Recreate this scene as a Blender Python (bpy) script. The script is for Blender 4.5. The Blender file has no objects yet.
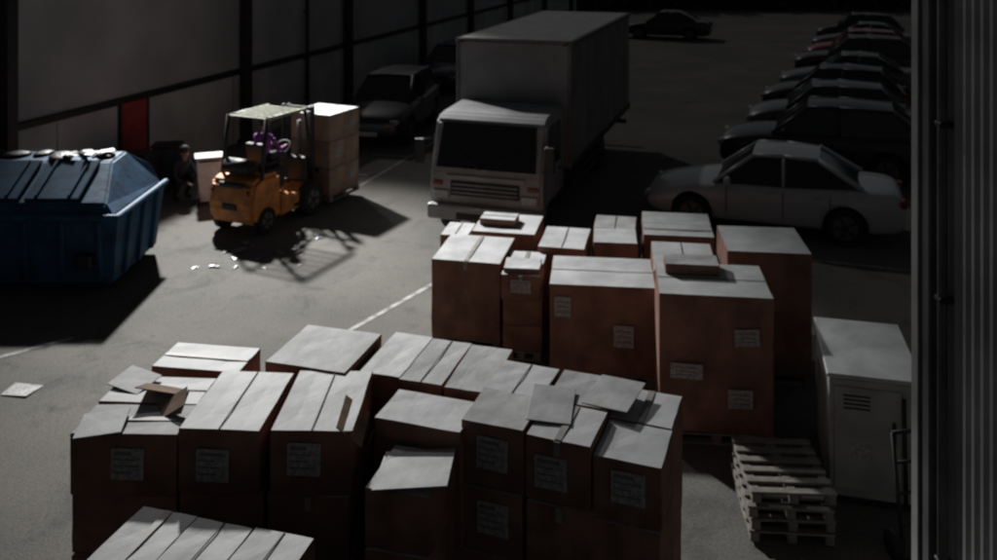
import bpy, bmesh, math, random
from mathutils import Vector, Matrix
random.seed(7)
R=math.radians
scene=bpy.context.scene
col=scene.collection

# ---------------------------------------------------------------- materials
def mat(name,c,rough=.6,metal=0,ns=6,na=.15,bump=.0,bs=40,c2=None,spec=.5,coat=0):
    m=bpy.data.materials.new(name); m.use_nodes=True
    nt=m.node_tree; b=nt.nodes['Principled BSDF']
    b.inputs['Roughness'].default_value=rough; b.inputs['Metallic'].default_value=metal
    b.inputs['Specular IOR Level'].default_value=spec
    b.inputs['Coat Weight'].default_value=coat
    tc=nt.nodes.new('ShaderNodeTexCoord')
    n=nt.nodes.new('ShaderNodeTexNoise'); n.inputs['Scale'].default_value=ns; n.inputs['Detail'].default_value=6
    nt.links.new(tc.outputs['Object'],n.inputs['Vector'])
    r=nt.nodes.new('ShaderNodeValToRGB')
    c2=c2 or tuple(x*(1-na*2) for x in c)
    r.color_ramp.elements[0].position=.35; r.color_ramp.elements[1].position=.65
    r.color_ramp.elements[0].color=(*c2,1); r.color_ramp.elements[1].color=(*[min(1,x*(1+na*.5)) for x in c],1)
    nt.links.new(n.outputs['Fac'],r.inputs['Fac']); nt.links.new(r.outputs['Color'],b.inputs['Base Color'])
    if bump>0:
        n2=nt.nodes.new('ShaderNodeTexNoise'); n2.inputs['Scale'].default_value=bs; n2.inputs['Detail'].default_value=4
        nt.links.new(tc.outputs['Object'],n2.inputs['Vector'])
        bp=nt.nodes.new('ShaderNodeBump'); bp.inputs['Strength'].default_value=bump; bp.inputs['Distance'].default_value=.02
        nt.links.new(n2.outputs['Fac'],bp.inputs['Height']); nt.links.new(bp.outputs['Normal'],b.inputs['Normal'])
    return m

M={}
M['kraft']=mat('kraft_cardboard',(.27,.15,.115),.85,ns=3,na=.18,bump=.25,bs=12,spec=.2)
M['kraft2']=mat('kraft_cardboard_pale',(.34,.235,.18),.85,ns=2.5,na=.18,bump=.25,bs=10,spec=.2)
M['top']=mat('carton_top_paper',(.54,.55,.56),.6,ns=2.2,na=.13,bump=.35,bs=5)  # tops paler than the kraft sides, glare put into the colour
M['top2']=mat('carton_top_glare_dim',(.42,.425,.43),.65,ns=3,na=.16,bump=.35,bs=6)  # duller variant for some tops, glare again put into the colour
M['tape']=mat('packing_tape',(.30,.28,.26),.55,ns=8)
M['gap']=mat('flap_gap_shadowed_board',(.10,.08,.07),.8,ns=8)
M['label']=mat('paper_label',(.42,.42,.41),.7,ns=30,na=.25)
M['ink']=mat('label_ink',(.20,.20,.20),.7)
M['white']=mat('white_paint_vehicle',(.30,.305,.31),.45,ns=2,na=.12,coat=.1)
M['boxfront']=mat('truck_box_front_panel',(.24,.245,.25),.5,ns=1.5,na=.12)
M['boxside']=mat('truck_box_panel',(.20,.205,.21),.5,ns=1.5,na=.15)
M['silver']=mat('silver_car_paint',(.44,.45,.46),.4,.1,ns=2,na=.05,coat=.4)
M['black']=mat('black_car_paint',(.012,.012,.014),.4,.0,ns=2,na=.1,coat=.4)
M['grey']=mat('grey_car_paint',(.09,.095,.10),.4,.2,ns=2,na=.1,coat=.4)
M['red']=mat('red_car_paint',(.25,.02,.02),.35,.0,ns=2,na=.1,coat=.5)
M['navy']=mat('navy_car_paint',(.015,.02,.06),.35,.0,ns=2,na=.1,coat=.5)
M['glass']=mat('dark_glass',(.010,.012,.014),.12,0,ns=1,na=0)
M['tyre']=mat('tyre_rubber',(.015,.015,.015),.85,ns=20)
M['rim']=mat('wheel_rim',(.16,.16,.16),.45,.5,ns=10)
M['dark']=mat('dark_steel',(.03,.03,.032),.55,.3,ns=8)
M['plastic']=mat('black_plastic',(.02,.02,.02),.6,ns=8)
M['lamp']=mat('headlamp_lens',(.35,.35,.35),.2,.2,ns=30)
M['tail']=mat('tail_lamp_lens',(.2,.01,.01),.3,ns=30)
M['orange']=mat('orange_forklift_paint',(.60,.22,.05),.6,ns=5,na=.2,bump=.1)
M['blue']=mat('blue_skip_paint',(.025,.09,.18),.65,ns=3,na=.25,bump=.25,bs=8,c2=(.015,.05,.11),spec=.3)
M['blue2']=mat('blue_skip_lid',(.020,.068,.13),.8,ns=4,na=.2,bump=.2,bs=6,spec=.2)
M['bag']=mat('black_rubbish_bag',(.012,.012,.014),.5,ns=6,bump=.8,bs=9)
M['paper']=mat('white_litter',(.6,.6,.6),.6,ns=9,na=.1)
M['conc']=mat('wall_concrete',(.46,.46,.455),.85,ns=.8,na=.14,bump=.3,bs=14)
M['clad']=mat('wall_cladding',(.40,.40,.405),.7,ns=.5,na=.12,bump=.15,bs=10)
M['reddoor']=mat('red_door_paint',(.36,.04,.04),.6,ns=4,na=.15)
M['wood']=mat('pallet_wood',(.24,.22,.195),.85,ns=5,na=.22,bump=.4,bs=25)
M['cab']=mat('grey_metal_cabinet',(.36,.36,.35),.5,ns=3,na=.12)
M['corr']=mat('corrugated_sheet',(.46,.46,.46),.5,.1,ns=1.5,na=.15)
M['pillar']=mat('pillar_paint',(.14,.14,.14),.6,ns=2,na=.2)
M['line']=mat('road_paint',(.36,.36,.35),.8,ns=7,na=.3,c2=(.13,.13,.13))
M['skin']=mat('skin',(.45,.27,.19),.6)
M['hair']=mat('hair',(.03,.02,.015),.7)
M['vest']=mat('purple_jacket',(.25,.06,.32),.75,ns=9)
M['cloth']=mat('work_clothes',(.045,.04,.055),.85,ns=12)
M['roofbar']=mat('forklift_guard_highlight',(.34,.36,.26),.5,ns=9)  # pale tint, highlights along the guard roof put into the colour
M['leaf']=mat('hedge_leaf',(.035,.05,.025),.8,ns=1.2,na=.3)
M['brick']=mat('boundary_wall_brick',(.06,.05,.045),.9,ns=1.2,na=.3)
M['film']=mat('plastic_film',(.28,.28,.30),.4,ns=6,na=.2)

def asphalt():
    m=bpy.data.materials.new('asphalt'); m.use_nodes=True
    nt=m.node_tree; b=nt.nodes['Principled BSDF']; b.inputs['Roughness'].default_value=.9
    b.inputs['Specular IOR Level'].default_value=.2
    tc=nt.nodes.new('ShaderNodeTexCoord')
    def noise(s,d=6,ro=.6,dist=0):
        n=nt.nodes.new('ShaderNodeTexNoise'); n.inputs['Scale'].default_value=s; n.inputs['Detail'].default_value=d
        n.inputs['Roughness'].default_value=ro; n.inputs['Distortion'].default_value=dist
        nt.links.new(tc.outputs['Object'],n.inputs['Vector']); return n
    def ramp(n,p0,c0,p1,c1):
        r=nt.nodes.new('ShaderNodeValToRGB'); r.color_ramp.elements[0].position=p0; r.color_ramp.elements[1].position=p1
        r.color_ramp.elements[0].color=(c0,)*3+(1,); r.color_ramp.elements[1].color=(c1*1.0,c1*.985,c1*.96,1)
        nt.links.new(n.outputs['Fac'],r.inputs['Fac']); return r
    a=ramp(noise(.35),.35,.115,.68,.165)
    g=ramp(noise(38,3),.3,.68,.7,1.28)
    st=ramp(noise(.9,8,.72,.6),.34,.66,.46,1.0)
    st2=ramp(noise(3.2,5,.6),.30,.78,.40,1.0)
    def mul(x,y):
        k=nt.nodes.new('ShaderNodeMix'); k.data_type='RGBA'; k.blend_type='MULTIPLY'; k.inputs[0].default_value=1
        nt.links.new(x,k.inputs[6]); nt.links.new(y,k.inputs[7]); return k.outputs[2]
    o=mul(mul(mul(a.outputs['Color'],g.outputs['Color']),st.outputs['Color']),st2.outputs['Color'])
    nt.links.new(o,b.inputs['Base Color'])
    bp=nt.nodes.new('ShaderNodeBump'); bp.inputs['Strength'].default_value=.4; bp.inputs['Distance'].default_value=.012
    nt.links.new(noise(50,3).outputs['Fac'],bp.inputs['Height']); nt.links.new(bp.outputs['Normal'],b.inputs['Normal'])
    return m
M['asphalt']=asphalt()

# ---------------------------------------------------------------- helpers
def obj(name,bm,mats,parent=None,loc=(0,0,0),rot=(0,0,0),smooth=False):
    me=bpy.data.meshes.new(name); bm.normal_update(); bm.to_mesh(me); bm.free()
    if not isinstance(mats,(list,tuple)): mats=[mats]
    for m in mats: me.materials.append(m)
    if smooth:
        for p in me.polygons: p.use_smooth=True
    o=bpy.data.objects.new(name,me); col.objects.link(o)
    o.location=loc; o.rotation_euler=rot
    if parent: o.parent=parent
    return o
def empty(name,loc=(0,0,0),rz=0):
    e=bpy.data.objects.new(name,None); col.objects.link(e); e.location=loc; e.rotation_euler=(0,0,rz); e.empty_display_size=.2
    return e
def box(name,c,s,m,parent=None,rot=(0,0,0),bev=.01,seg=1,jit=0):
    bm=bmesh.new(); bmesh.ops.create_cube(bm,size=1)
    for v in bm.verts:
        v.co=Vector((v.co.x*s[0],v.co.y*s[1],v.co.z*s[2]))
        if jit: v.co+=Vector([random.uniform(-jit,jit) for _ in range(3)])
    if bev>0: bmesh.ops.bevel(bm,geom=bm.edges[:]+bm.verts[:],offset=min(bev,min(s)*.4),segments=seg,affect='EDGES',profile=.5)
    return obj(name,bm,m,parent,c,rot,smooth=False)
def cyl(name,c,r,h,m,parent=None,rot=(0,0,0),seg=24,r2=None,bev=0,smooth=True):
    bm=bmesh.new(); bmesh.ops.create_cone(bm,cap_ends=True,segments=seg,radius1=r,radius2=r if r2 is None else r2,depth=h)
    if bev: 
        es=[e for e in bm.edges if abs(e.verts[0].co.z-e.verts[1].co.z)<1e-5]
        bmesh.ops.bevel(bm,geom=es,offset=bev,segments=2,affect='EDGES')
    o=obj(name,bm,m,parent,c,rot)
    for p in o.data.polygons:
        if abs(p.normal.z)<.9: p.use_smooth=smooth
    return o
def tube(name,p,q,r,m,parent=None,seg=8):
    p=Vector(p);q=Vector(q);d=q-p
    bm=bmesh.new(); bmesh.ops.create_cone(bm,cap_ends=True,segments=seg,radius1=r,radius2=r,depth=d.length)
    mt=Matrix.Translation((p+q)/2)@d.to_track_quat('Z','Y').to_matrix().to_4x4()
    bmesh.ops.transform(bm,matrix=mt,verts=bm.verts)
    return obj(name,bm,m,parent,smooth=True)
def prism(name,prof,y0,y1,m,parent=None,bev=.03,seg=2,axis='y',smooth=False):
    bm=bmesh.new()
    a=[bm.verts.new((x,y0,z)) for x,z in prof]; b=[bm.verts.new((x,y1,z)) for x,z in prof]
    bm.faces.new(a); bm.faces.new(b[::-1]); n=len(prof)
    for i in range(n): bm.faces.new((a[i],b[i],b[(i+1)%n],a[(i+1)%n]))
    bmesh.ops.recalc_face_normals(bm,faces=bm.faces)
    if bev: bmesh.ops.bevel(bm,geom=bm.edges[:],offset=bev,segments=seg,affect='EDGES')
    return obj(name,bm,m,parent,smooth=smooth)
def poly(name,pts,m,parent=None,thick=.006):
    bm=bmesh.new(); vs=[bm.verts.new(p) for p in pts]; f=bm.faces.new(vs); bm.normal_update()
    n=f.normal.copy(); r=bmesh.ops.extrude_face_region(bm,geom=[f])
    for v in [g for g in r['geom'] if isinstance(g,bmesh.types.BMVert)]: v.co+=n*thick
    bmesh.ops.recalc_face_normals(bm,faces=bm.faces)
    return obj(name,bm,m,parent)
def bake(o):
    dg=bpy.context.evaluated_depsgraph_get(); dg.update()
    me=bpy.data.meshes.new_from_object(o.evaluated_get(dg)); o.modifiers.clear(); o.data=me

# ---------------------------------------------------------------- wheels / cars
def wheel(parent,x,y,r,w,tag,rimr=.64):
    s=1 if y>0 else -1
    cyl('tyre_'+tag,(x,y,r),r,w,M['tyre'],parent,(R(90),0,0),28,bev=.03)
    cyl('rim_'+tag,(x,y+s*(w/2-.004),r),r*rimr,.02,M['rim'],parent,(R(90),0,0),24)
    cyl('hub_'+tag,(x,y+s*(w/2+.01),r),r*.17,.03,M['dark'],parent,(R(90),0,0),12)
    for k in range(5):
        a=k*2*math.pi/5
        box('rim_slot_%d_%s'%(k,tag),(x+math.cos(a)*r*.40,y+s*(w/2+.0085),r+math.sin(a)*r*.40),(r*.32,.008,r*.16),M['dark'],parent,(0,-a,0),0)

KIND={
 'sedan':dict(st=[(2.3,.56,.60),(2.22,.66,.76),(1.9,.76,.85),(1.4,.85,.885),(.95,.92,.90),(0,.94,.905),(-.9,.97,.905),(-1.5,1.0,.89),(-2.0,1.0,.84),(-2.24,.93,.76),(-2.3,.62,.68)],
              g=(1.0,.28,-.85,-1.6,1.44),wx=(1.38,-1.30),r=.325,bp=-.25),
 'suv':dict(st=[(2.3,.66,.62),(2.22,.82,.8),(1.9,.93,.88),(1.4,.99,.92),(.95,1.03,.93),(0,1.05,.93),(-.9,1.07,.93),(-1.5,1.09,.92),(-2.0,1.09,.88),(-2.22,1.02,.82),(-2.3,.7,.78)],
              g=(1.10,.30,-1.45,-2.10,1.64),wx=(1.4,-1.32),r=.35,bp=-.35),
 'hatch':dict(st=[(2.05,.58,.60),(1.98,.7,.76),(1.7,.82,.84),(1.3,.9,.87),(.9,.95,.88),(0,.98,.885),(-.8,1.0,.885),(-1.3,1.02,.87),(-1.75,1.02,.84),(-1.98,.98,.78),(-2.05,.62,.72)],
              g=(1.05,.35,-1.35,-1.85,1.5),wx=(1.25,-1.25),r=.31,bp=-.3)}
def car(name,loc,heading,kind,paint):
    K=KIND[kind]; e=empty(name,(loc[0],loc[1],0),heading)
    P=M[paint]; bm=bmesh.new(); rings=[]
    n=len(K['st'])
    for i,(x,zt,w) in enumerate(K['st']):
        zb=.34 if i in(0,n-1) else (.26 if i in(1,n-2) else .2)
        half=[(w-.10,zb),(w-.01,zb+.10),(w+.01,zb+(zt-zb)*.5),(w-.02,zt-.09),(w-.12,zt)]
        pts=[(0,zb)]+half+[(0,zt+.035)]+[(-a,b) for a,b in half[::-1]]
        rings.append([bm.verts.new((x,a,b)) for a,b in pts])
    m=len(rings[0])
    for i in range(n-1):
        for j in range(m): bm.faces.new((rings[i][j],rings[i][(j+1)%m],rings[i+1][(j+1)%m],rings[i+1][j]))
    bm.faces.new(rings[0]); bm.faces.new(rings[-1][::-1]); bmesh.ops.recalc_face_normals(bm,faces=bm.faces)
    body=obj('body',bm,[P,M['plastic']],e,smooth=True)
    sm=body.modifiers.new('s','SUBSURF'); sm.levels=2; sm.render_levels=2
    cutters=[]
    for wx in K['wx']:
        for s in(-1,1):
            c=cyl('cut',(wx,s*.88,K['r']),K['r']+.06,.5,M['plastic'],e,(R(90),0,0),28); cutters.append(c)
            b=body.modifiers.new('b','BOOLEAN'); b.object=c; b.operation='DIFFERENCE'; b.solver='EXACT'
    bake(body)
    for c in cutters: bpy.data.objects.remove(c)
    k=0
    for wx in K['wx']:
        for s in(-1,1):
            wheel(e,wx,s*.80,K['r'],.2,str(k)); k+=1
    xa,xb,xc,xd,zr=K['g']; st=K['st']
    def top(x):
        for i in range(n-1):
            if st[i][0]>=x>=st[i+1][0]:
                t=(st[i][0]-x)/(st[i][0]-st[i+1][0]); return st[i][1]+(st[i+1][1]-st[i][1])*t
        return st[-1][1]
    bpx=K['bp']; wb=.79 if kind!='suv' else .82; wt=.60 if kind!='suv' else .67
    base=[(xa,wb-.04,top(xa)-.02),(bpx,wb,top(bpx)-.02),(xd,wb-.06,top(xd)-.02)]
    tp=[(xb,wt-.02,zr-.02),(bpx,wt,zr),(xc,wt-.03,zr-.03)]
    bm=bmesh.new()
    B=[[bm.verts.new((a,s*b,c)) for a,b,c in base] for s in(1,-1)]
    T=[[bm.verts.new((a,s*b,c)) for a,b,c in tp] for s in(1,-1)]
    for s in(0,1):
        for i in(0,1): bm.faces.new((B[s][i],B[s][i+1],T[s][i+1],T[s][i]))
    bm.faces.new((B[0][0],B[1][0],T[1][0],T[0][0])); bm.faces.new((B[0][2],B[1][2],T[1][2],T[0][2]))
    bm.faces.new((T[0][0],T[0][1],T[0][2],T[1][2],T[1][1],T[1][0]))
    bmesh.ops.recalc_face_normals(bm,faces=bm.faces)
    obj('window_glass',bm,M['glass'],e)
    for s in(1,-1):
        for i,r in((0,.035),(1,.03),(2,.05)):
            a=base[i]; b=tp[i]; tube('pillar_%d_%d'%(i,s),(a[0],a[1]*s,a[2]),(b[0],b[1]*s,b[2]),r,P,e)
        tube('roof_rail_a%d'%s,(tp[0][0],tp[0][1]*s,tp[0][2]),(tp[1][0],tp[1][1]*s,tp[1][2]),.035,P,e)
        tube('roof_rail_b%d'%s,(tp[1][0],tp[1][1]*s,tp[1][2]),(tp[2][0],tp[2][1]*s,tp[2][2]),.035,P,e)
    bm=bmesh.new(); G=[]; N=8
    for i in range(N+1):
        u=i/N; x=xb+.03+(xc-.05-xb)*u; row=[]
        for j in range(N+1):
            v=j/N*2-1; row.append(bm.verts.new((x,v*(wt+.005),zr+.015+.05*(1-(2*u-1)**2)*(1-v*v*.6)-.03*v*v)))
        G.append(row)
    for i in range(N):
        for j in range(N): bm.faces.new((G[i][j],G[i+1][j],G[i+1][j+1],G[i][j+1]))
    obj('roof',bm,P,e,smooth=True)
    w0=st[1][2]
    xf=st[1][0]; xr=st[-2][0]; zf=st[1][1]; zz=st[-2][1]
    for s in(1,-1):
        box('headlamp_%d'%s,(xf-.02,s*(w0-.14),zf-.10),(.14,.30,.12),M['lamp'],e,(0,0,-s*R(22)),.03)
        box('tail_lamp_%d'%s,(xr-.0,s*(st[-2][2]-.12),zz-.13),(.12,.26,.14),M['tail'],e,(0,0,s*R(15)),.03)
        box('door_mirror_%d'%s,(xa-.28,s*(wb+.17),top(xa)+.08),(.12,.2,.13),P,e,(0,0,0),.03)
        for dx in(.75,bpx,-1.05): box('door_gap_%d_%s'%(s,str(dx)),(dx,s*.903,.62),(.012,.012,.5),M['plastic'],e,bev=0)
        for dx in(bpx+.2,-.85): box('door_handle_%d_%s'%(s,str(dx)),(dx,s*.912,.83),(.16,.03,.03),P,e)
    box('grille',(xf+.03,0,zf-.16),(.06,.8,.14),M['plastic'],e)
    box('front_number_plate',(xf+.085,0,.42),(.02,.5,.11),M['label'],e)
    box('rear_number_plate',(xr-.065,0,.62),(.02,.5,.11),M['label'],e)
    return e

# ---------------------------------------------------------------- cartons
def carton(parent,tag,x,y,z,w,d,h,label=None,topm='top',side='kraft',lo=.012,tape=None):
    """x,y = front-left corner in stack coords (x right, y depth)"""
    jr=random.uniform(-2.2,2.2)
    bm=bmesh.new(); bmesh.ops.create_cube(bm,size=1)
    bmesh.ops.subdivide_edges(bm,edges=bm.edges[:],cuts=3,use_grid_fill=True)
    for v in bm.verts:
        c=v.co.copy(); v.co=Vector((c.x*(w-lo),c.y*(d-lo),c.z*(h-.006)))
        ins=lambda t:max(0,1-(2*abs(t))**4)
        bul=random.uniform(.2,1)*.012
        if abs(c.x)>.49: v.co.x+=math.copysign(bul*ins(c.y)*ins(c.z),c.x)
        if abs(c.y)>.49: v.co.y+=math.copysign(bul*ins(c.x)*ins(c.z),c.y)
        if c.z>.49: v.co.z-=random.uniform(0,.008)*ins(c.x)*ins(c.y)
        v.co.x+=random.uniform(-.004,.004); v.co.y+=random.uniform(-.004,.004)
    bm.normal_update()
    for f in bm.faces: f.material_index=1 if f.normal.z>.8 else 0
    es=[e for e in bm.edges if len(e.link_faces)==2 and e.link_faces[0].normal.dot(e.link_faces[1].normal)<.5]
    bmesh.ops.bevel(bm,geom=es,offset=.006,segments=1,affect='EDGES')
    cx,cy,cz=x+w/2,y+d/2,z+h/2
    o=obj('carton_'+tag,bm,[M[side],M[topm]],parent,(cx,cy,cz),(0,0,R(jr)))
    if tape is None: tape=random.random()
    if tape<.25:
        tm,tw=(M['tape'],.055)
    elif tape<.6:
        tm,tw=(M['gap'],.010)
    else: tm=None
    if tm:
        if d>=w: box('tape_'+tag,(0,0,h/2+.001),(tw,d-.03,.003),tm,o,bev=0)
        else: box('tape_'+tag,(0,0,h/2+.001),(w-.03,tw,.003),tm,o,bev=0)
        if tw>.02 and d>=w: box('tape_front_'+tag,(0,-d/2-.006,h/2-.06),(.05,.008,.11),tm,o,bev=0)
    if label:
        lx,lz,lw,lh=label
        l=box('label_'+tag,(lx,-d/2-.012,lz),(lw,.004,lh),M['label'],o,(0,R(random.uniform(-2,2)),0),bev=0)
        for k in range(4):
            ww=lw*random.uniform(.5,.85)
            box('print_%d_%s'%(k,tag),((ww-lw*.88)/2,-.003,lh*(.34-.2*k)),(ww,.003,lh*.05 if k else lh*.1),M['ink'],l,bev=0)
    return o
def pallet(parent,x,y,w,d,z=0):
    for k in range(3):
        box('pallet_runner_%d'%k,(x+.05+(w-.1)*k/2,y+d/2,z+.06),(.1,d,.075),M['wood'],parent,bev=.004)
    n=6
    for k in range(n):
        box('pallet_board_%d'%k,(x+w/2,y+.05+(d-.1)*k/(n-1),z+.109),(w,.09,.02),M['wood'],parent,bev=.003)
        if k%2==0: box('pallet_foot_board_%d'%k,(x+w/2,y+.05+(d-.1)*k/(n-1)*1.0,z+.0115),(w,.09,.02),M['wood'],parent,bev=.003)
def stack(fl,theta,w,d,h,nx,ny,nz,labels=True,topvar=.03,topm='top',side='kraft',hs=None,skip=()):
    e=empty('pallet_of_cardboard_boxes',(fl[0],fl[1],0),-R(theta))
    pallet(e,0,0,w,d)
    z0=.122; cw=w/nx; cd=d/ny
    for i in range(nx):
        H=(hs[i] if hs else h+random.uniform(-topvar,topvar)*.6)-z0
        ox=random.uniform(-.012,.012)
        for j in range(ny):
            z=z0
            for k in range(nz):
                if (i,j,k) in skip: continue
                hh=H/nz
                dj=random.uniform(-.03,.03) if k==nz-1 else random.uniform(-.006,.006)
                lab=None
                if labels and j==0 and (k==nz-1 or random.random()<.3):
                    lw=min(.26,cw*.5); lab=(random.uniform(-.1,.06)*cw,random.uniform(-.05,.12)*hh,lw,min(.26,hh*.5))
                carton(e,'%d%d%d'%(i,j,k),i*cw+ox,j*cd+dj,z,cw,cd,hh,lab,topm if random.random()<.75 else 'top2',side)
                z+=hh+.0015
    return e

# near groups
G=stack((-.31,7.16),19,1.60,1.12,1.6,3,2,3,hs=[1.63,1.61,1.55],side='kraft')
H=stack((-3.37,7.10),2,.86,.92,1.58,1,2,3)
H2=stack((-2.49,7.05),2,.66,.95,1.62,1,1,3)
F1=stack((-1.80,7.02),3,.66,.98,1.63,1,1,3)
I=stack((-2.12,8.12),17,.80,.82,1.66,1,1,3,labels=False)
I2=stack((-3.15,8.15),8,.85,.5,1.6,1,1,3,labels=False)
J=stack((-1.28,8.02),17,1.25,.85,1.6,3,1,3,labels=False)
J2=stack((-1.02,7.36),17,.76,.50,1.55,1,1,3,labels=False)
K=stack((-1.0,6.62),15,.52,.60,1.42,1,1,3,labels=False,side='kraft')
L=stack((-2.80,6.06),17,1.42,.62,1.3,3,1,2,labels=False)
def flap(parent,c,s,rot,m='kraft2'): box('open_flap',c,s,M[m],parent,rot,.003)
flap(H,(.50,.58,1.635),(.40,.30,.008),(R(-20),R(8),0))
flap(H,(.66,.34,1.63),(.28,.22,.008),(R(14),R(-30),R(8)),'kraft2')
flap(H,(.16,.78,1.61),(.34,.30,.008),(R(6),R(5),R(-20)),'top')
flap(H,(.20,.10,1.60),(.36,.34,.008),(R(3),R(-3),R(12)),'top')
flap(F1,(.62,.25,1.60),(.25,.5,.008),(0,R(38),R(4)),'kraft2')
flap(K,(.30,.3,1.45),(.56,.58,.008),(R(-5),R(-5),R(12)),'top2')
flap(G,(.62,.50,1.632),(.36,.55,.008),(R(1.5),R(2),R(10)),'top2')
flap(G,(1.07,.85,1.625),(.40,.5,.008),(R(2),R(-2),R(-8)),'top2')

# middle groups
stack((-.91,12.07),12,.95,1.05,1.17,1,1,1,labels=False)
B_=stack((.03,11.66),8,.52,.9,1.10,1,1,3)
C_=stack((.61,11.07),7,1.30,1.0,1.22,1,1,1,labels=False)
D=stack((1.75,9.75),5,1.22,.98,1.6,1,1,1,labels=False)
E=stack((2.82,11.07),5,1.02,1.0,1.6,1,1,1,labels=False)
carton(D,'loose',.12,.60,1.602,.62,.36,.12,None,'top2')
N1=stack((-.40,13.15),12,.95,.9,1.17,1,1,2,labels=False)
N2=stack((.55,12.45),10,.66,.9,1.19,1,1,2,labels=False)
stack((1.32,12.6),8,.62,1.25,1.2,1,2,2,labels=False)
stack((2.05,12.75),8,1.0,1.1,1.26,1,2,2,labels=False)
stack((1.95,11.2),6,.8,1.1,1.32,1,1,2,labels=False)
stack((-.85,13.2),12,.42,.6,1.12,1,1,2,labels=False)
carton(N1,'loose',.05,.3,1.175,.55,.35,.10)
carton(B_,'loose',.02,.05,1.105,.48,.40,.07)
for st_,labs in ((D,((.28,.80,.34,.16),(.92,1.18,.26,.18),(.85,.52,.26,.20))),(C_,((.18,.95,.2,.24),(.92,.62,.24,.26)))):
    for i,(lx,lz,w_,h_) in enumerate(labs):
        l=box('shipping_label_%d'%i,(lx,-.030,lz),(w_,.005,h_),M['label'],st_,(0,R(random.uniform(-4,4)),0),bev=0)
        for k in range(3): box('shipping_print_%d_%d'%(i,k),(0,-.004,h_*(.25-.25*k)),(w_*.7,.003,h_*.06),M['ink'],l,bev=0)

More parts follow.
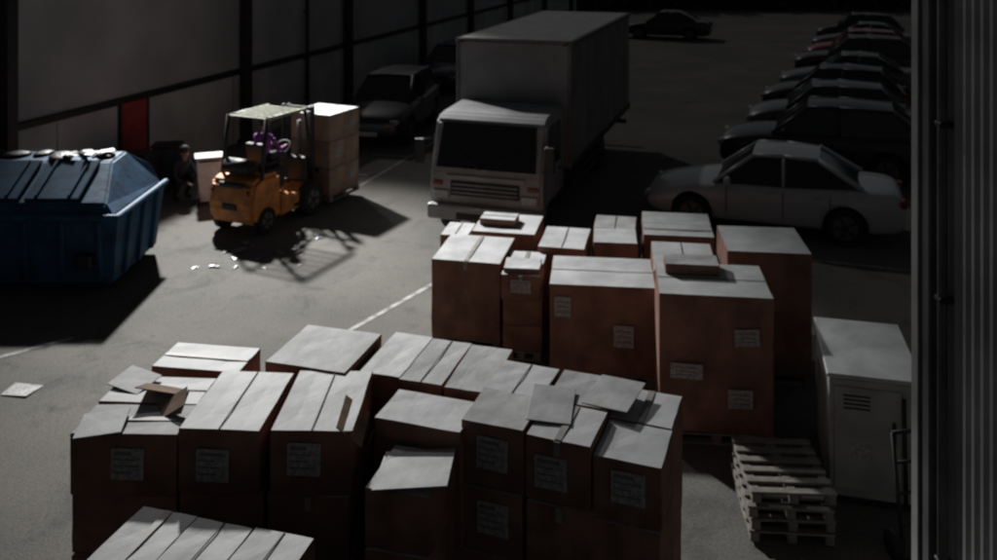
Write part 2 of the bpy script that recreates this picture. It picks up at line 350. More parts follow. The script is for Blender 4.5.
# ---------------------------------------------------------------- truck
def truck():
    az=R(17.7); d=Vector((math.sin(az),math.cos(az)))
    fx,fy=-.24,16.15
    e=empty('box_truck',(fx,fy,0),math.atan2(-d.y,-d.x))
    W=1.06
    prof=[(0,.42),(.03,.95),(0,1.22),(-.30,2.06),(-.48,2.18),(-1.62,2.22),(-1.62,.62),(-.95,.62),(-.35,.62),(-.30,.42)]
    prism('cab_shell',prof,-W,W,M['white'],e,.05,3)
    def ws(t,off=.012):
        x=0+(-.30)*t; z=1.22+.84*t; return x+off*.95,z+off*.32
    a=ws(.06);b=ws(.97)
    poly('windscreen',[(a[0],-W+.12,a[1]),(a[0],W-.12,a[1]),(b[0],W-.17,b[1]),(b[0],-W+.17,b[1])],M['glass'],e,.02)
    for s in(1,-1):
        y=s*(W+.004)
        pts=[(-.26,y,1.30),(-1.30,y,1.26),(-1.30,y,2.02),(-.50,y,2.02)]
        poly('side_window_%d'%s,pts if s<0 else pts[::-1],M['glass'],e,.008)
        for x in(-.2,-1.38): box('door_gap_%d_%s'%(s,x),(x,s*(W+.001),1.2),(.014,.012,1.2),M['plastic'],e,bev=0)
        box('door_handle_%d'%s,(-1.22,s*(W+.02),1.12),(.16,.03,.04),M['plastic'],e)
        tube('mirror_arm_%d'%s,(-.12,s*W,1.75),(.10,s*(W+.16),1.78),.015,M['dark'],e)
        tube('mirror_arm_low_%d'%s,(-.08,s*W,1.30),(.10,s*(W+.16),1.38),.015,M['dark'],e)
        box('wing_mirror_%d'%s,(.10,s*(W+.16),1.56),(.09,.19,.46),M['plastic'],e,bev=.03,seg=2)
        box('headlamp_%d'%s,(.035,s*.83,.80),(.05,.32,.17),M['lamp'],e,bev=.02)
        box('indicator_%d'%s,(.04,s*.90,1.0),(.03,.2,.07),M['tail'],e,bev=.01)
        wheel(e,-.62,s*.86,.38,.24,'front%d'%s,.55)
        wheel(e,-5.6,s*.80,.40,.42,'rear%d'%s,.55)
        box('mudguard_%d'%s,(-5.6,s*.80,.86),(1.0,.44,.03),M['plastic'],e)
        box('side_step_%d'%s,(-1.1,s*.9,.40),(.4,.22,.05),M['plastic'],e)
        tube('wiper_%d'%s,(.035,s*.1,1.27),(-.10,s*.62,1.66),.010,M['plastic'],e)
        box('side_guard_rail_%d'%s,(-3.6,s*1.05,.62),(2.4,.03,.09),M['dark'],e)
        box('side_guard_rail_low_%d'%s,(-3.6,s*1.05,.42),(2.4,.03,.09),M['dark'],e)
        for x in(-2.6,-3.6,-4.6): box('guard_post_%d_%s'%(s,x),(x,s*1.02,.6),(.05,.03,.5),M['dark'],e)
    box('grille',(.035,0,.92),(.03,1.3,.26),M['plastic'],e,bev=.01)
    for k in range(3): box('grille_bar_%d'%k,(.055,0,.85+.075*k),(.02,1.24,.022),M['white'],e,bev=.004)
    box('front_badge_panel',(.03,0,1.12),(.025,1.5,.08),M['white'],e)
    box('front_bumper',(.06,0,.50),(.18,2.14,.28),M['white'],e,bev=.05,seg=2)
    box('bumper_intake',(.155,0,.46),(.01,1.0,.12),M['plastic'],e,bev=.004)
    box('number_plate',(.16,0,.58),(.012,.5,.11),M['label'],e)
    x0=-1.75; L=6.75; zb=.95; zt=3.42; hw=1.18
    box('cargo_box_body',(x0-L/2,0,(zb+zt)/2),(L,2*hw,zt-zb),M['boxside'],e,bev=.015)
    box('cargo_box_front_panel',(x0+.008,0,(zb+zt)/2),(.012,2*hw-.14,zt-zb-.14),M['boxfront'],e,bev=0)
    box('cargo_box_roof_sheet',(x0-L/2,0,zt+.006),(L-.08,2*hw-.08,.01),M['cab'],e,bev=0)
    for s in(1,-1):
        box('top_side_rail_%d'%s,(x0-L/2,s*(hw+.01),zt-.04),(L+.04,.03,.10),M['rim'],e,bev=.006)
        box('bottom_side_rail_%d'%s,(x0-L/2,s*(hw+.01),zb+.05),(L+.04,.03,.14),M['dark'],e,bev=.006)
        box('front_corner_post_%d'%s,(x0+.01,s*(hw-.03),(zb+zt)/2),(.05,.08,zt-zb-.02),M['rim'],e,bev=.01)
        for k in range(1,9): box('side_seam_%d_%d'%(s,k),(x0-L*k/9,s*(hw+.002),(zb+zt)/2),(.03,.008,zt-zb-.34),M['boxside'],e,bev=0)
        box('chassis_rail_%d'%s,(-4.4,s*.42,.78),(7.2,.09,.22),M['dark'],e)
        box('marker_lamp_%d'%s,(x0+.04,s*(hw-.12),zt-.06),(.03,.08,.04),M['tail'],e)
    box('front_top_rail',(x0+.012,0,zt-.03),(.05,2*hw-.16,.07),M['rim'],e,bev=.008)
    for k in range(6): box('cross_member_%d'%k,(x0-.5-k*1.15,0,.915),(.08,2.1,.06),M['dark'],e)
    cyl('fuel_tank',(-2.7,-.75,.62),.24,.9,M['rim'],e,(0,R(90),0),20,bev=.03)
    for s in(-5.6,): tube('rear_axle',(s,-.7,.4),(s,.7,.4),.07,M['dark'],e)
    tube('front_axle',(-.62,-.7,.38),(-.62,.7,.38),.05,M['dark'],e)
    box('rear_bumper_bar',(x0-L-.02,0,.55),(.08,2.2,.12),M['dark'],e)
truck()

# ---------------------------------------------------------------- cars
hd=math.atan2(.35,-.93)
def carat(name,f,kind,paint,off=2.3,dh=0):
    h=hd+dh; c=(f[0]-off*math.cos(h),f[1]-off*math.sin(h)); return car(name,c,h,kind,paint)
carat('parked_sedan_car',(3.05,17.95),'sedan','silver')
carat('parked_suv_car',(5.35,21.6),'suv','black')
carat('parked_hatchback_car',(6.9,24.9),'hatch','grey',2.05,R(3))
carat('parked_hatchback_car',(8.3,28.2),'hatch','black',2.05,R(-2))
carat('parked_sedan_car',(9.9,31.6),'sedan','grey')
carat('parked_suv_car',(11.5,35.0),'suv','black',2.3,R(2))
carat('parked_hatchback_car',(13.2,38.6),'hatch','red',2.05)
carat('parked_sedan_car',(14.8,42.4),'sedan','grey',2.3,R(-3))
carat('parked_hatchback_car',(16.4,46.4),'hatch','black',2.05)
az=R(17.7)
car('parked_suv_car',(-2.95,25.2),math.atan2(-math.cos(az),-math.sin(az))+R(8),'suv','black')
car('parked_hatchback_car',(-1.6,33.0),math.atan2(-math.cos(az),-math.sin(az)),'hatch','navy')
car('parked_sedan_car',(9.0,48),R(160),'sedan','black')

# ---------------------------------------------------------------- people helpers
def skin(name,chains,mat_,parent,root=0,sub=2):
    me=bpy.data.meshes.new(name); vs=[];es=[];rs=[];idx={}
    for ch in chains:
        prev=None
        for p,r in ch:
            key=tuple(round(c,4) for c in p)
            if key not in idx: idx[key]=len(vs); vs.append(p); rs.append(r)
            i=idx[key]
            if prev is not None and prev!=i: es.append((prev,i))
            prev=i
    me.from_pydata(vs,es,[]); me.materials.append(mat_)
    o=bpy.data.objects.new(name,me); col.objects.link(o); o.parent=parent
    o.modifiers.new('sk','SKIN'); 
    for i,sv in enumerate(me.skin_vertices[0].data):
        sv.radius=(rs[i],rs[i]); sv.use_root=(i==root)
    s=o.modifiers.new('ss','SUBSURF'); s.levels=sub; s.render_levels=sub
    bake(o)
    for p in o.data.polygons: p.use_smooth=True
    return o
def head(e,c):
    x,y,z=c
    skin('neck_and_head',[[((x-.03,y,z-.18),.055),((x-.01,y,z-.08),.055),((x,y,z),.088),((x,y,z+.06),.090)],[((x,y,z),.088),((x+.085,y,z-.01),.030)],[((x+.085,y,z-.01),.030),((x+.105,y,z-.015),.014)]],M['skin'],e)
    bm=bmesh.new(); bmesh.ops.create_uvsphere(bm,u_segments=20,v_segments=12,radius=.115)
    bmesh.ops.delete(bm,geom=[v for v in bm.verts if v.co.z<-.01 and v.co.x>-.03],context='VERTS')
    obj('hair',bm,M['hair'],e,(x-.015,y,z+.06),smooth=True)
    for s in(1,-1):
        bm=bmesh.new(); bmesh.ops.create_uvsphere(bm,u_segments=8,v_segments=6,radius=.012); obj('eye_%d'%s,bm,M['hair'],e,(x+.085,y+s*.035,z+.03))
        bm=bmesh.new(); bmesh.ops.create_uvsphere(bm,u_segments=8,v_segments=6,radius=.026); o=obj('ear_%d'%s,bm,M['skin'],e,(x,y+s*.095,z+.01)); o.scale=(1,.4,1.3)
    box('mouth',(x+.088,y,z-.045),(.01,.045,.008),M['reddoor'],e,bev=0)
def hand(e,s,w,dz=0):
    x,y,z=w
    ch=[[((x,y,z),.026),((x+.05,y-s*.01,z+.003),.034),((x+.09,y-s*.02,z+.006+dz),.030)]]
    pk=((x+.09,y-s*.02,z+.006+dz),.030)
    for k in range(4):
        yy=y-s*(.048-.019*k)
        ch.append([pk,((x+.115,yy,z+.01+dz),.010),((x+.15,yy,z+.004-.003*k+dz),.009),((x+.16,yy,z-.025+dz),.008)])
    ch.append([((x+.05,y-s*.01,z+.003),.034),((x+.07,y-s*.052,z),.012),((x+.11,y-s*.066,z-.01),.010)])
    skin('hand_%d'%s,ch,M['skin'],e,sub=1)

# ---------------------------------------------------------------- forklift + driver
FA=R(90-25); FP=(-4.36,17.55)
def forklift():
    e=empty('forklift_truck',(FP[0],FP[1],0),FA)
    prism('counterweight',[(-1.25,.28),(-1.30,.55),(-1.22,.98),(-1.0,1.08),(-.45,1.05),(-.42,.22),(-1.1,.2)],-.52,.52,M['orange'],e,.07,3)
    box('counterweight_slot',(-1.285,0,.55),(.05,.34,.12),M['dark'],e,bev=.02)
    box('radiator_grille',(-1.21,0,.90),(.06,.6,.14),M['plastic'],e,(0,R(-6),0),.02)
    for s in(1,-1): box('rear_lamp_%d'%s,(-1.26,s*.42,.82),(.05,.09,.09),M['tail'],e,bev=.02)
    prism('chassis',[(-.46,.22),(-.46,.62),(.15,.5),(.35,.62),(.62,.62),(.62,.22)],-.50,.50,M['orange'],e,.03,2)
    box('engine_hood',(-.42,0,.88),(.62,.72,.42),M['dark'],e,bev=.06,seg=2)
    box('dash_cowl',(.50,0,.86),(.18,.8,.5),M['dark'],e,bev=.05,seg=2)
    box('seat_cushion',(-.30,0,1.14),(.46,.46,.10),M['plastic'],e,bev=.04,seg=2)
    box('seat_back',(-.55,0,1.36),(.10,.42,.42),M['plastic'],e,(0,R(-10),0),.04,2)
    for s in(1,-1):
        tube('guard_front_post_%d'%s,(.60,s*.47,.6),(.34,s*.45,2.08),.036,M['dark'],e)
        tube('guard_rear_post_%d'%s,(-.95,s*.47,1.0),(-.80,s*.45,2.08),.036,M['dark'],e)
        tube('guard_side_rail_%d'%s,(.36,s*.45,2.08),(-.82,s*.45,2.08),.036,M['roofbar'],e)
        wheel(e,.42,s*.50,.32,.22,'drive%d'%s,.55); wheel(e,-.88,s*.46,.26,.18,'steer%d'%s,.55)
        for x,nm in((.72,'outer'),(.80,'inner')):
            box('mast_%s_%d'%(nm,s),(x,s*(.36 if nm=='outer' else .29),1.08),(.08,.06,1.96),M['dark'],e,bev=.006)
        box('fork_%d'%s,(1.42,s*.22,.10),(1.1,.11,.04),M['dark'],e,bev=.01)
        box('fork_shank_%d'%s,(.90,s*.22,.34),(.05,.11,.50),M['dark'],e,bev=.01)
        box('step_%d'%s,(.12,s*.53,.32),(.34,.10,.04),M['plastic'],e)
        box('head_lamp_%d'%s,(.47,s*.42,1.95),(.08,.12,.12),M['lamp'],e,bev=.02)
    for k in range(7): box('guard_roof_bar_%d'%k,(.24-.17*k,0,2.09),(.05,.88,.03),M['roofbar'],e)
    for z in(.32,.62,2.0): box('mast_crossbar_%s'%z,(.76,0,z),(.06,.66,.08),M['dark'],e)
    box('carriage_plate',(.855,0,.42),(.03,.85,.10),M['dark'],e); box('carriage_plate_top',(.855,0,.75),(.03,.85,.08),M['dark'],e)
    cyl('lift_ram',(.76,0,1.0),.04,1.5,M['rim'],e)
    cyl('gas_cylinder',(-1.0,0,1.22),.14,.70,M['dark'],e,(R(90),0,0),20,bev=.05)
    tube('steering_column',(.45,0,1.05),(.22,0,1.32),.025,M['dark'],e)
    bm=bmesh.new(); N=20
    rr=[]
    for i in range(N):
        a=i/N*2*math.pi; ring=[]
        for j in range(6):
            b=j/6*2*math.pi; q=.17+.014*math.cos(b); ring.append(bm.verts.new((q*math.cos(a),q*math.sin(a),.014*math.sin(b))))
        rr.append(ring)
    for i in range(N):
        for j in range(6): bm.faces.new((rr[i][j],rr[(i+1)%N][j],rr[(i+1)%N][(j+1)%6],rr[i][(j+1)%6]))
    obj('steering_wheel',bm,M['plastic'],e,(.22,0,1.32),(0,R(-40),0),True)
    ld=empty('load',(0,-.12,0)); ld.parent=e
    pallet(ld,.93,-.52,1.04,1.04,.11)
    z=.24
    for k in range(3):
        for i in range(2):
            for j in range(2):
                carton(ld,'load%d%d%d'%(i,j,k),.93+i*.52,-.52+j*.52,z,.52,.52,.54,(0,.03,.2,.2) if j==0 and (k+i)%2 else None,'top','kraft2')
        z+=.542
forklift()
def driver():
    e=empty('forklift_driver',(FP[0],FP[1],0),FA)
    zs=1.24
    pel=((-.33,0,zs+.02),.135)
    tor=[pel,((-.35,0,zs+.16),.125),((-.35,0,zs+.34),.145),((-.34,0,zs+.47),.10)]
    skin('torso_jacket',[tor,[tor[2],((-.34,.15,zs+.42),.075),((-.33,.21,zs+.38),.06)],[tor[2],((-.34,-.15,zs+.42),.075),((-.33,-.21,zs+.38),.06)]],M['vest'],e)
    for s in(1,-1):
        skin('arm_%d'%s,[[((-.33,s*.20,zs+.39),.055),((-.20,s*.27,zs+.17),.045),((-.18,s*.27,zs+.15),.043),((.05,s*.20,zs+.15),.032)]],M['vest'],e)
        hand(e,s,(.03,s*.20,zs+.15))
        skin('leg_%d'%s,[[((-.33,s*.08,zs+.01),.11),((-.05,s*.14,zs+.02),.085),((.08,s*.15,zs-.02),.07),((.12,s*.15,zs-.2),.058),((.16,s*.14,zs-.50),.042)]],M['cloth'],e)
        skin('boot_%d'%s,[[((.15,s*.14,zs-.50),.05),((.17,s*.14,zs-.56),.05),((.27,s*.15,zs-.58),.04)]],M['plastic'],e)
    head(e,(-.31,0,zs+.64))
driver()
def worker():
    e=empty('crouching_worker',(-6.62,18.75,0),R(-35))
    tor=[((-.18,0,.38),.14),((-.10,0,.52),.13),((.02,0,.70),.15),((.08,0,.82),.10)]
    skin('torso_jacket',[tor,[tor[2],((.06,.16,.76),.078),((.07,.21,.73),.065)],[tor[2],((.06,-.16,.76),.078),((.07,-.21,.73),.065)]],M['cloth'],e)
    for s in(1,-1):
        skin('arm_%d'%s,[[((.06,s*.20,.74),.06),((.20,s*.25,.50),.048),((.42,s*.17,.42),.034)]],M['cloth'],e)
        hand(e,s,(.41,s*.17,.42),-.01)
        skin('leg_%d'%s,[[((-.17,s*.09,.37),.11),((.10,s*.17,.50),.085),((.20,s*.18,.47),.07),((.10,s*.16,.28),.058),((-.02,s*.14,.10),.042)]],M['plastic'],e)
        skin('boot_%d'%s,[[((-.03,s*.14,.12),.05),((-.02,s*.14,.055),.048),((.15,s*.16,.045),.04)]],M['plastic'],e)
    head(e,(.15,0,.97))
worker()

# ---------------------------------------------------------------- blue skip
def skip_():
    e=empty('blue_waste_skip',(-9.83,13.75,0),R(0))
    L=4.0; D=2.0
    def tub(x0,x1,y0,y1,z0,z1,ins,m,nm):
        bm=bmesh.new()
        b=[bm.verts.new(p) for p in((x0+ins,y0+.12,z0),(x1-ins,y0+.12,z0),(x1-ins,y1-.1,z0),(x0+ins,y1-.1,z0))]
        t=[bm.verts.new(p) for p in((x0,y0,z1),(x1,y0,z1),(x1,y1,z1),(x0,y1,z1))]
        bm.faces.new(b[::-1]); bm.faces.new(t)
        for i in range(4): bm.faces.new((b[i],b[(i+1)%4],t[(i+1)%4],t[i]))
        bmesh.ops.bevel(bm,geom=bm.edges[:],offset=.025,segments=2,affect='EDGES')
        return obj(nm,bm,m,e)
    tub(0,L,0,D,.12,1.18,.12,M['blue'],'tub')
    bm=bmesh.new(); prof=[(0.02,1.19),(.10,1.36),(.95,1.80),(1.5,1.84),(1.98,1.5),(1.98,1.19)]
    a=[bm.verts.new((.02,y,z)) for y,z in prof]; b=[bm.verts.new((L-.06-(.42 if z>1.7 else .16 if z>1.3 else 0),y,z)) for y,z in prof]
    bm.faces.new(a[::-1]); bm.faces.new(b); n=len(prof)
    for i in range(n): bm.faces.new((a[i],a[(i+1)%n],b[(i+1)%n],b[i]))
    bmesh.ops.recalc_face_normals(bm,faces=bm.faces); bmesh.ops.bevel(bm,geom=bm.edges[:],offset=.03,segments=2,affect='EDGES')
    obj('hood',bm,M['blue'],e)
    ang=math.atan2(.44,.85)
    for k,(x0,w) in enumerate(((.35,.95),(1.45,.95),(2.50,.85))):
        box('lid_%d'%k,(x0+w/2,.53,1.612),(w,.90,.05),M['blue2'],e,(ang,0,0),.02,2)
        for j in(-.3,.3): box('lid_rib_%d_%s'%(k,j),(x0+w/2+j*w,.52,1.65),(.05,.82,.03),M['blue2'],e,(ang,0,0),.01)
    for k in range(7): box('side_rib_%d'%k,(.3+k*.57,-.01+.05,.66),(.07,.09,.96),M['blue'],e,(R(6),0,0),.015)
    for k in range(3): box('end_rib_%d'%k,(L-.03,.45+k*.55,.66),(.09,.07,.96),M['blue'],e,(0,R(6.2),0),.015)
    box('rim_front',(L/2,-.02,1.185),(L+.1,.09,.09),M['blue'],e,bev=.02); box('rim_end',(L+.01,D/2,1.187),(.09,D+.06,.09),M['blue'],e,bev=.02)
    for s in(.5,3.5):
        box('fork_pocket_%s'%s,(s,.0,.52),(.26,.16,.2),M['dark'],e,bev=.02)
    for s in(.4,3.6):
        for y in(.3,1.7): box('foot_%s_%s'%(s,y),(s,y,.061),(.3,.12,.12),M['dark'],e)
    for k in range(9):
        bm=bmesh.new(); bmesh.ops.create_icosphere(bm,subdivisions=3,radius=.2)
        for v in bm.verts:
            v.co*=1+random.uniform(-.06,.06); v.co.z*=.34
        o=obj('rubbish_bag_%d'%k,bm,M['bag'],e,(.3+.37*k+random.uniform(-.1,.1),1.32+random.uniform(-.2,.2),1.84),(0,0,random.random()*6),True)
        s=random.uniform(.6,1.0); o.scale=(s*1.4,s,s)
    for k in range(7):
        box('rubbish_sheet_%d'%k,(random.uniform(2.4,3.5),random.uniform(1.0,1.6),1.89+random.uniform(-.03,.03)),(random.uniform(.1,.28),random.uniform(.05,.12),.008),M['paper'],e,(random.uniform(-.2,.2),random.uniform(-.2,.2),random.random()*3),0)
skip_()

# ---------------------------------------------------------------- yard wall
WX,WY=-8.0,20.4
def wall():
    e=empty('yard_wall',(WX,WY,0),math.pi/2-az)
    S0,S1=-16,44; L=S1-S0; c=(S0+S1)/2; Hh=4.45
    box('lower_concrete',(c,.15,.90),(L,.30,1.8),M['conc'],e,bev=0)
    box('upper_cladding',(c,.17,(1.94+Hh)/2),(L,.26,Hh-1.94),M['clad'],e,bev=0)
    box('sill_rail',(c,.13,1.87),(L,.38,.137),M['dark'],e,bev=.01)
    box('coping',(c,.17,Hh+.04),(L,.42,.078),M['dark'],e,bev=.01)
    for i,s in enumerate((-15,-9.5,-3.9,3.8,9.7,16.1,21.8,28,35,42)):
        box('steel_column_%d'%i,(s,-.13,Hh/2),(.26,.22,Hh),M['dark'],e,bev=.01)
        box('column_foot_%d'%i,(s,-.15,.04),(.42,.38,.078),M['dark'],e,bev=.01)
    k=0
    for s in range(S0+1,S1,6):
        box('block_joint_%d'%k,(s+.4,-.002,.9),(.02,.01,1.75),M['pillar'],e,bev=0); k+=1
    d=empty('red_door',(WX,WY,0),math.pi/2-az)
    box('leaf',(-.42,-.035,.93),(.80,.05,1.84),M['reddoor'],d,bev=.01)
    box('handle',(-.12,-.085,1.0),(.12,.03,.03),M['rim'],d)
    for x in(-.86,.02): box('frame_%s'%x,(x,-.03,.93),(.07,.07,1.86),M['dark'],d,bev=.005)
    p=empty('rain_downpipe',(WX,WY,0),math.pi/2-az)
    cyl('pipe',(7.1,-.08,2.2),.055,4.4,M['dark'],p)
    for z in(.6,1.8,3.2): box('bracket_%s'%z,(7.1,-.06,z),(.18,.12,.05),M['dark'],p)
wall()

def bin_(loc,rz,m,s=1.0):
    e=empty('wheelie_bin',(loc[0],loc[1],0),rz)
    bm=bmesh.new()
    b=[bm.verts.new((x*.20*s,y*.22*s,.08)) for x,y in((-1,-1),(1,-1),(1,1),(-1,1))]
    t=[bm.verts.new((x*.27*s,y*.29*s,.98*s)) for x,y in((-1,-1),(1,-1),(1,1),(-1,1))]
    bm.faces.new(b[::-1]); bm.faces.new(t)
    for i in range(4): bm.faces.new((b[i],b[(i+1)%4],t[(i+1)%4],t[i]))
    bmesh.ops.bevel(bm,geom=bm.edges[:],offset=.02,segments=2,affect='EDGES')
    obj('tub',bm,M[m],e); box('lid',(0,0,1.01*s),(.60*s,.64*s,.05),M[m],e,(R(3),0,0),.02,2)
    tube('handle',(-.2,.34*s,.97*s),(.2,.34*s,.97*s),.018,M['plastic'],e)
    for x in(-.22,.22): cyl('wheel_%s'%x,(x,.24,.10),.10,.05,M['tyre'],e,(0,R(90),0),16)
bin_((-7.1,19.3),R(190),'plastic'); bin_((-7.35,18.5),R(170),'plastic')
bin_((-5.95,18.5),R(200),'paper',.95)

# ---------------------------------------------------------------- right building edge
def rbuild():
    e=empty('warehouse_building',(0,0,0))
    X=3.07; yn=-3; yf=6.5
    bm=bmesh.new(); y=yf-.22; pts=[]
    p=.11; 
    while y>yn:
        for dy,dx in((0,0),(.035,0),(.05,-.03),(.085,-.03)):
            pts.append((X+.06+dx,y-dy))
        y-=p
    lo=[bm.verts.new((a,b,.0)) for a,b in pts]; hi=[bm.verts.new((a,b,7.5)) for a,b in pts]
    for i in range(len(pts)-1): bm.faces.new((lo[i],lo[i+1],hi[i+1],hi[i]))
    obj('corrugated_side_wall',bm,M['corr'],e)
    box('corner_pillar',(X+.05,yf-.08,3.75),(.20,.22,7.5),M['pillar'],e,bev=.012)
    box('lit_edge_strip',(X-.062,yf-.01,3.75),(.018,.10,7.5),M['corr'],e,bev=.003)  # pale strip, the lit pillar edge put into its colour
    cyl('drain_pipe',(X-.02,yf-.32,3.75),.035,7.5,M['pillar'],e)
    for z in(1.2,3.0,4.2,5.6): box('pipe_clip_%s'%z,(X-.01,yf-.32,z),(.10,.10,.04),M['dark'],e)
    box('building_core',(X+3.2,(yn+yf)/2,3.7),(6.0,yf-yn-.1,7.4),M['clad'],e,bev=0)
    box('roof_slab',(X+3.1,(yn+yf)/2,7.6),(6.6,yf-yn+.3,.15),M['dark'],e,bev=.01)
rbuild()

def cabinet():
    e=empty('metal_cabinet',(3.20,8.72,0),R(-14))
    w,d,h=.84,1.30,1.14
    box('body',(w/2,d/2,.08+h/2),(w,d,h),M['cab'],e,bev=.02,seg=2)
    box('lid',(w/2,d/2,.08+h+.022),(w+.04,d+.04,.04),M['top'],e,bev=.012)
    box('door_panel',(w*.42,-.008,.66),(w*.72,.014,.98),M['cab'],e,bev=.004)
    for k in range(4): box('vent_%d'%k,(w*.3,-.018,.95+.04*k),(.24,.008,.015),M['dark'],e,bev=0)
    box('handle',(w*.70,-.03,.75),(.03,.04,.22),M['dark'],e)
    box('notice',(w*.35,-.018,.55),(.2,.005,.14),M['label'],e,bev=0)
    box('plinth',(w/2,d/2,.04),(w-.08,d-.08,.079),M['dark'],e,bev=0)
    tube('cable',(w*.80,-.04,1.1),(w*.82,-.04,.1),.018,M['plastic'],e)
cabinet()
def jack():
    e=empty('hand_trolley',(3.55,7.9,0),R(10))
    tube('upright_l',(0,0,.1),(0,.15,1.05),.018,M['dark'],e); tube('upright_r',(.32,0,.1),(.32,.15,1.05),.018,M['dark'],e)
    tube('handle',(0,.15,1.05),(.32,.15,1.05),.018,M['dark'],e)
    for z in(.3,.55,.8): tube('rung_%s'%z,(0,.16*z-.01,z),(.32,.16*z-.01,z),.014,M['dark'],e)
    box('toe_plate',(.16,-.1,.02),(.4,.22,.012),M['dark'],e)
    for x in(-.05,.37): cyl('wheel_%s'%x,(x,.06,.12),.12,.05,M['tyre'],e,(0,R(90),0),18)
jack()
def pstack():
    e=empty('stack_of_wooden_pallets',(2.28,8.1,0),R(-6))
    for k in range(4):
        ee=empty('pallet_%d'%k,(random.uniform(-.03,.03),random.uniform(-.03,.03),k*.125)); ee.parent=e
        ee.rotation_euler=(0,0,R(random.uniform(-3,3)))
        for i in range(3): box('runner_%d'%i,(.04+.33*i,.45,.06),(.08,.9,.078),M['wood'],ee,bev=.004)
        for i in range(6): box('board_%d'%i,(.37,.04+.162*i,.111),(.76,.08,.02),M['wood'],ee,bev=.003)
pstack()

# ---------------------------------------------------------------- ground, lines, litter
bm=bmesh.new()
vs=[bm.verts.new(p) for p in((-300,-60,0),(300,-60,0),(300,500,0),(-300,500,0))]; bm.faces.new(vs)
obj('asphalt_ground',bm,M['asphalt'])
def lines():
    bm=bmesh.new()
    def ln(p,q,w=.08):
        p=Vector(p);q=Vector(q);d=(q-p).normalized();n=Vector((-d.y,d.x))*w/2
        bm.faces.new([bm.verts.new((*v,.004)) for v in(p-n,q-n,q+n,p+n)])
    ln((-2.7,11.5),(-.9,14.4)); ln((-3.3,18.9),(-1.2,25.5)); ln((-3.2,22.6),(-1.95,22.2)); 
    ln((-3.0,20.6),(-5.2,21.3)); ln((-7.6,10.8),(-5.8,12.3)); ln((-2.6,24.0),(-5.6,25))
    for i in range(10):
        f=Vector((4.3+i*1.62,20.0+i*3.42)); 
        ln(f,f+Vector((4.8*.93,-4.8*.35)))
    ln((2.9,16.0),(7.2,14.6)) 
    obj('road_markings',bm,M['line'])
lines()
bm=bmesh.new()
vs=[bm.verts.new(p) for p in((-5.95,10.75,.012),(-5.62,10.7,.02),(-5.55,10.98,.006),(-5.9,11.0,.03))]; bm.faces.new(vs)
obj('sheet_of_paper',bm,M['label'])
def scraps():
    bm=bmesh.new()
    for k in range(22):
        cx=random.uniform(-5.0,-3.0); cy=random.uniform(14.8,16.5); r=random.uniform(.02,.07); g=[]
        n=4
        a0=random.random()*3
        for i in range(n):
            row=[]
            for j in range(n):
                x=(i-1.5)*r*.9+random.uniform(-.3,.3)*r; y=(j-1.5)*r*.4+random.uniform(-.3,.3)*r
                row.append(bm.verts.new((cx+x*math.cos(a0)-y*math.sin(a0),cy+x*math.sin(a0)+y*math.cos(a0),.006+random.uniform(0,.04)*r/.1)))
            g.append(row)
        for i in range(n-1):
            for j in range(n-1): bm.faces.new((g[i][j],g[i+1][j],g[i+1][j+1],g[i][j+1]))
    obj('plastic_film_scraps',bm,M['film'])
scraps()
def hedge():
    bm=bmesh.new()
    for k in range(9000):
        x=random.uniform(-30,60); y=66+random.uniform(-1,1.2)+abs(random.gauss(0,.3)); hh=3.2+1.0*math.sin(x*.6)+.7*math.sin(x*1.7+1)
        z=random.uniform(0,1)**.8*hh; s=random.uniform(.12,.32)
        a=Vector((random.gauss(0,1),random.gauss(0,1),random.gauss(0,1))).normalized(); b=a.orthogonal().normalized()
        c=Vector((x,y,z+.1))
        bm.faces.new([bm.verts.new(c+a*s),bm.verts.new(c+b*s),bm.verts.new(c-a*s),bm.verts.new(c-b*s*.8)])
    obj('hedge',bm,M['leaf'])
    e=empty('boundary_wall',(15,69,0)); box('wall_body',(0,0,2.4),(160,.3,4.8),M['brick'],e,bev=0); box('wall_coping',(0,0,4.86),(160,.44,.12),M['dark'],e)
hedge()

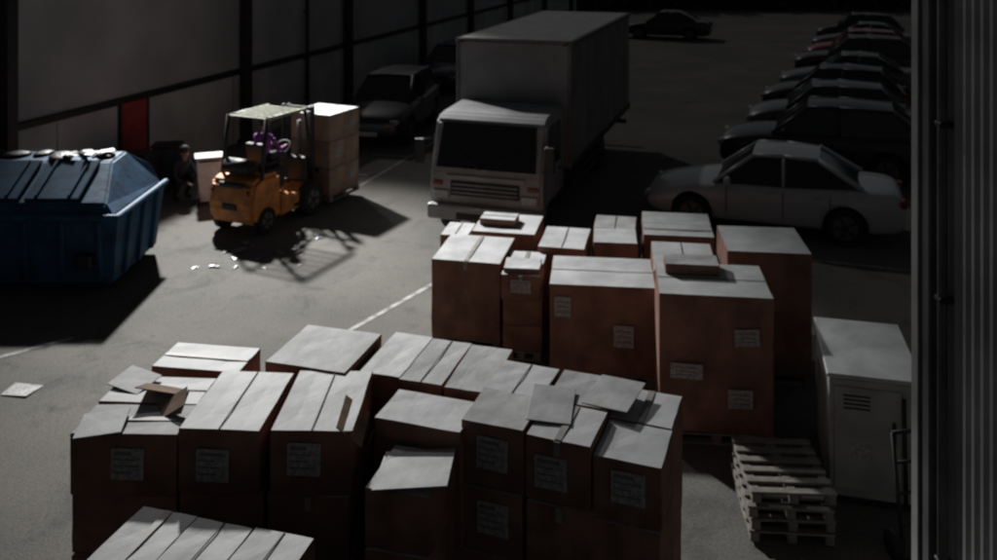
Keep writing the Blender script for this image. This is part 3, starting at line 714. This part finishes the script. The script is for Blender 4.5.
# added spot on an unseen, made-up mast behind the wall for the light pool
tgt=Vector((-2.75,13.6,0)); dirv=Vector((.6,-1.2,-1)).normalized()
lp=tgt-dirv*20
fm=empty('added_spot_mast',(lp.x-dirv.x*.45,lp.y-dirv.y*.45,0))
cyl('pole',(0,0,5.9),.14,11.8,M['dark'],fm,r2=.08)
cyl('base_plate',(0,0,.03),.3,.06,M['dark'],fm)
hl=box('added_spot_housing',(0,0,lp.z-dirv.z*.3),(.7,.5,.22),M['dark'],fm,(0,0,0),.04,2)
hl.rotation_euler=dirv.to_track_quat('-Z','Y').to_euler()
sl=bpy.data.lights.new('added_pool_spot','SPOT'); sl.energy=44000; sl.spot_size=R(34.5); sl.spot_blend=1.0; sl.shadow_soft_size=.4; sl.color=(1,.995,.97)
so=bpy.data.objects.new('added_pool_spot',sl); col.objects.link(so); so.location=lp; so.rotation_euler=dirv.to_track_quat('-Z','Y').to_euler()

# ---------------------------------------------------------------- sun + sky
sd=Vector((.6,-1.2,-1)).normalized()
sun=bpy.data.lights.new('sun','SUN'); sun.energy=.25; sun.angle=R(1.0); sun.color=(1,.98,.95)
s=bpy.data.objects.new('sun',sun); col.objects.link(s); s.rotation_euler=sd.to_track_quat('-Z','Y').to_euler(); s.location=(-10,30,30)
w=bpy.data.worlds.new('World'); scene.world=w; w.use_nodes=True
nt=w.node_tree; bg=nt.nodes['Background']; sky=nt.nodes.new('ShaderNodeTexSky'); sky.sky_type='NISHITA'; sky.sun_disc=False
sky.sun_elevation=math.asin(-sd.z); sky.sun_rotation=math.atan2(-sd.x,-sd.y)
hs=nt.nodes.new('ShaderNodeHueSaturation'); hs.inputs['Saturation'].default_value=.25
nt.links.new(sky.outputs['Color'],hs.inputs['Color']); nt.links.new(hs.outputs['Color'],bg.inputs['Color'])
bg.inputs['Strength'].default_value=.0075

scene.view_settings.view_transform='Standard'; scene.view_settings.look='None'; scene.view_settings.exposure=0

cam=bpy.data.cameras.new('camera'); cam.sensor_width=36; cam.lens=36*900/997; cam.shift_y=-345/997; cam.clip_end=1200
cam.dof.use_dof=True; cam.dof.focus_distance=2.4; cam.dof.aperture_fstop=4.2
co=bpy.data.objects.new('camera',cam); col.objects.link(co); co.location=(0,0,5.5); co.rotation_euler=(R(90),0,0)
scene.camera=co
print('OBJECTS',len(bpy.data.objects))
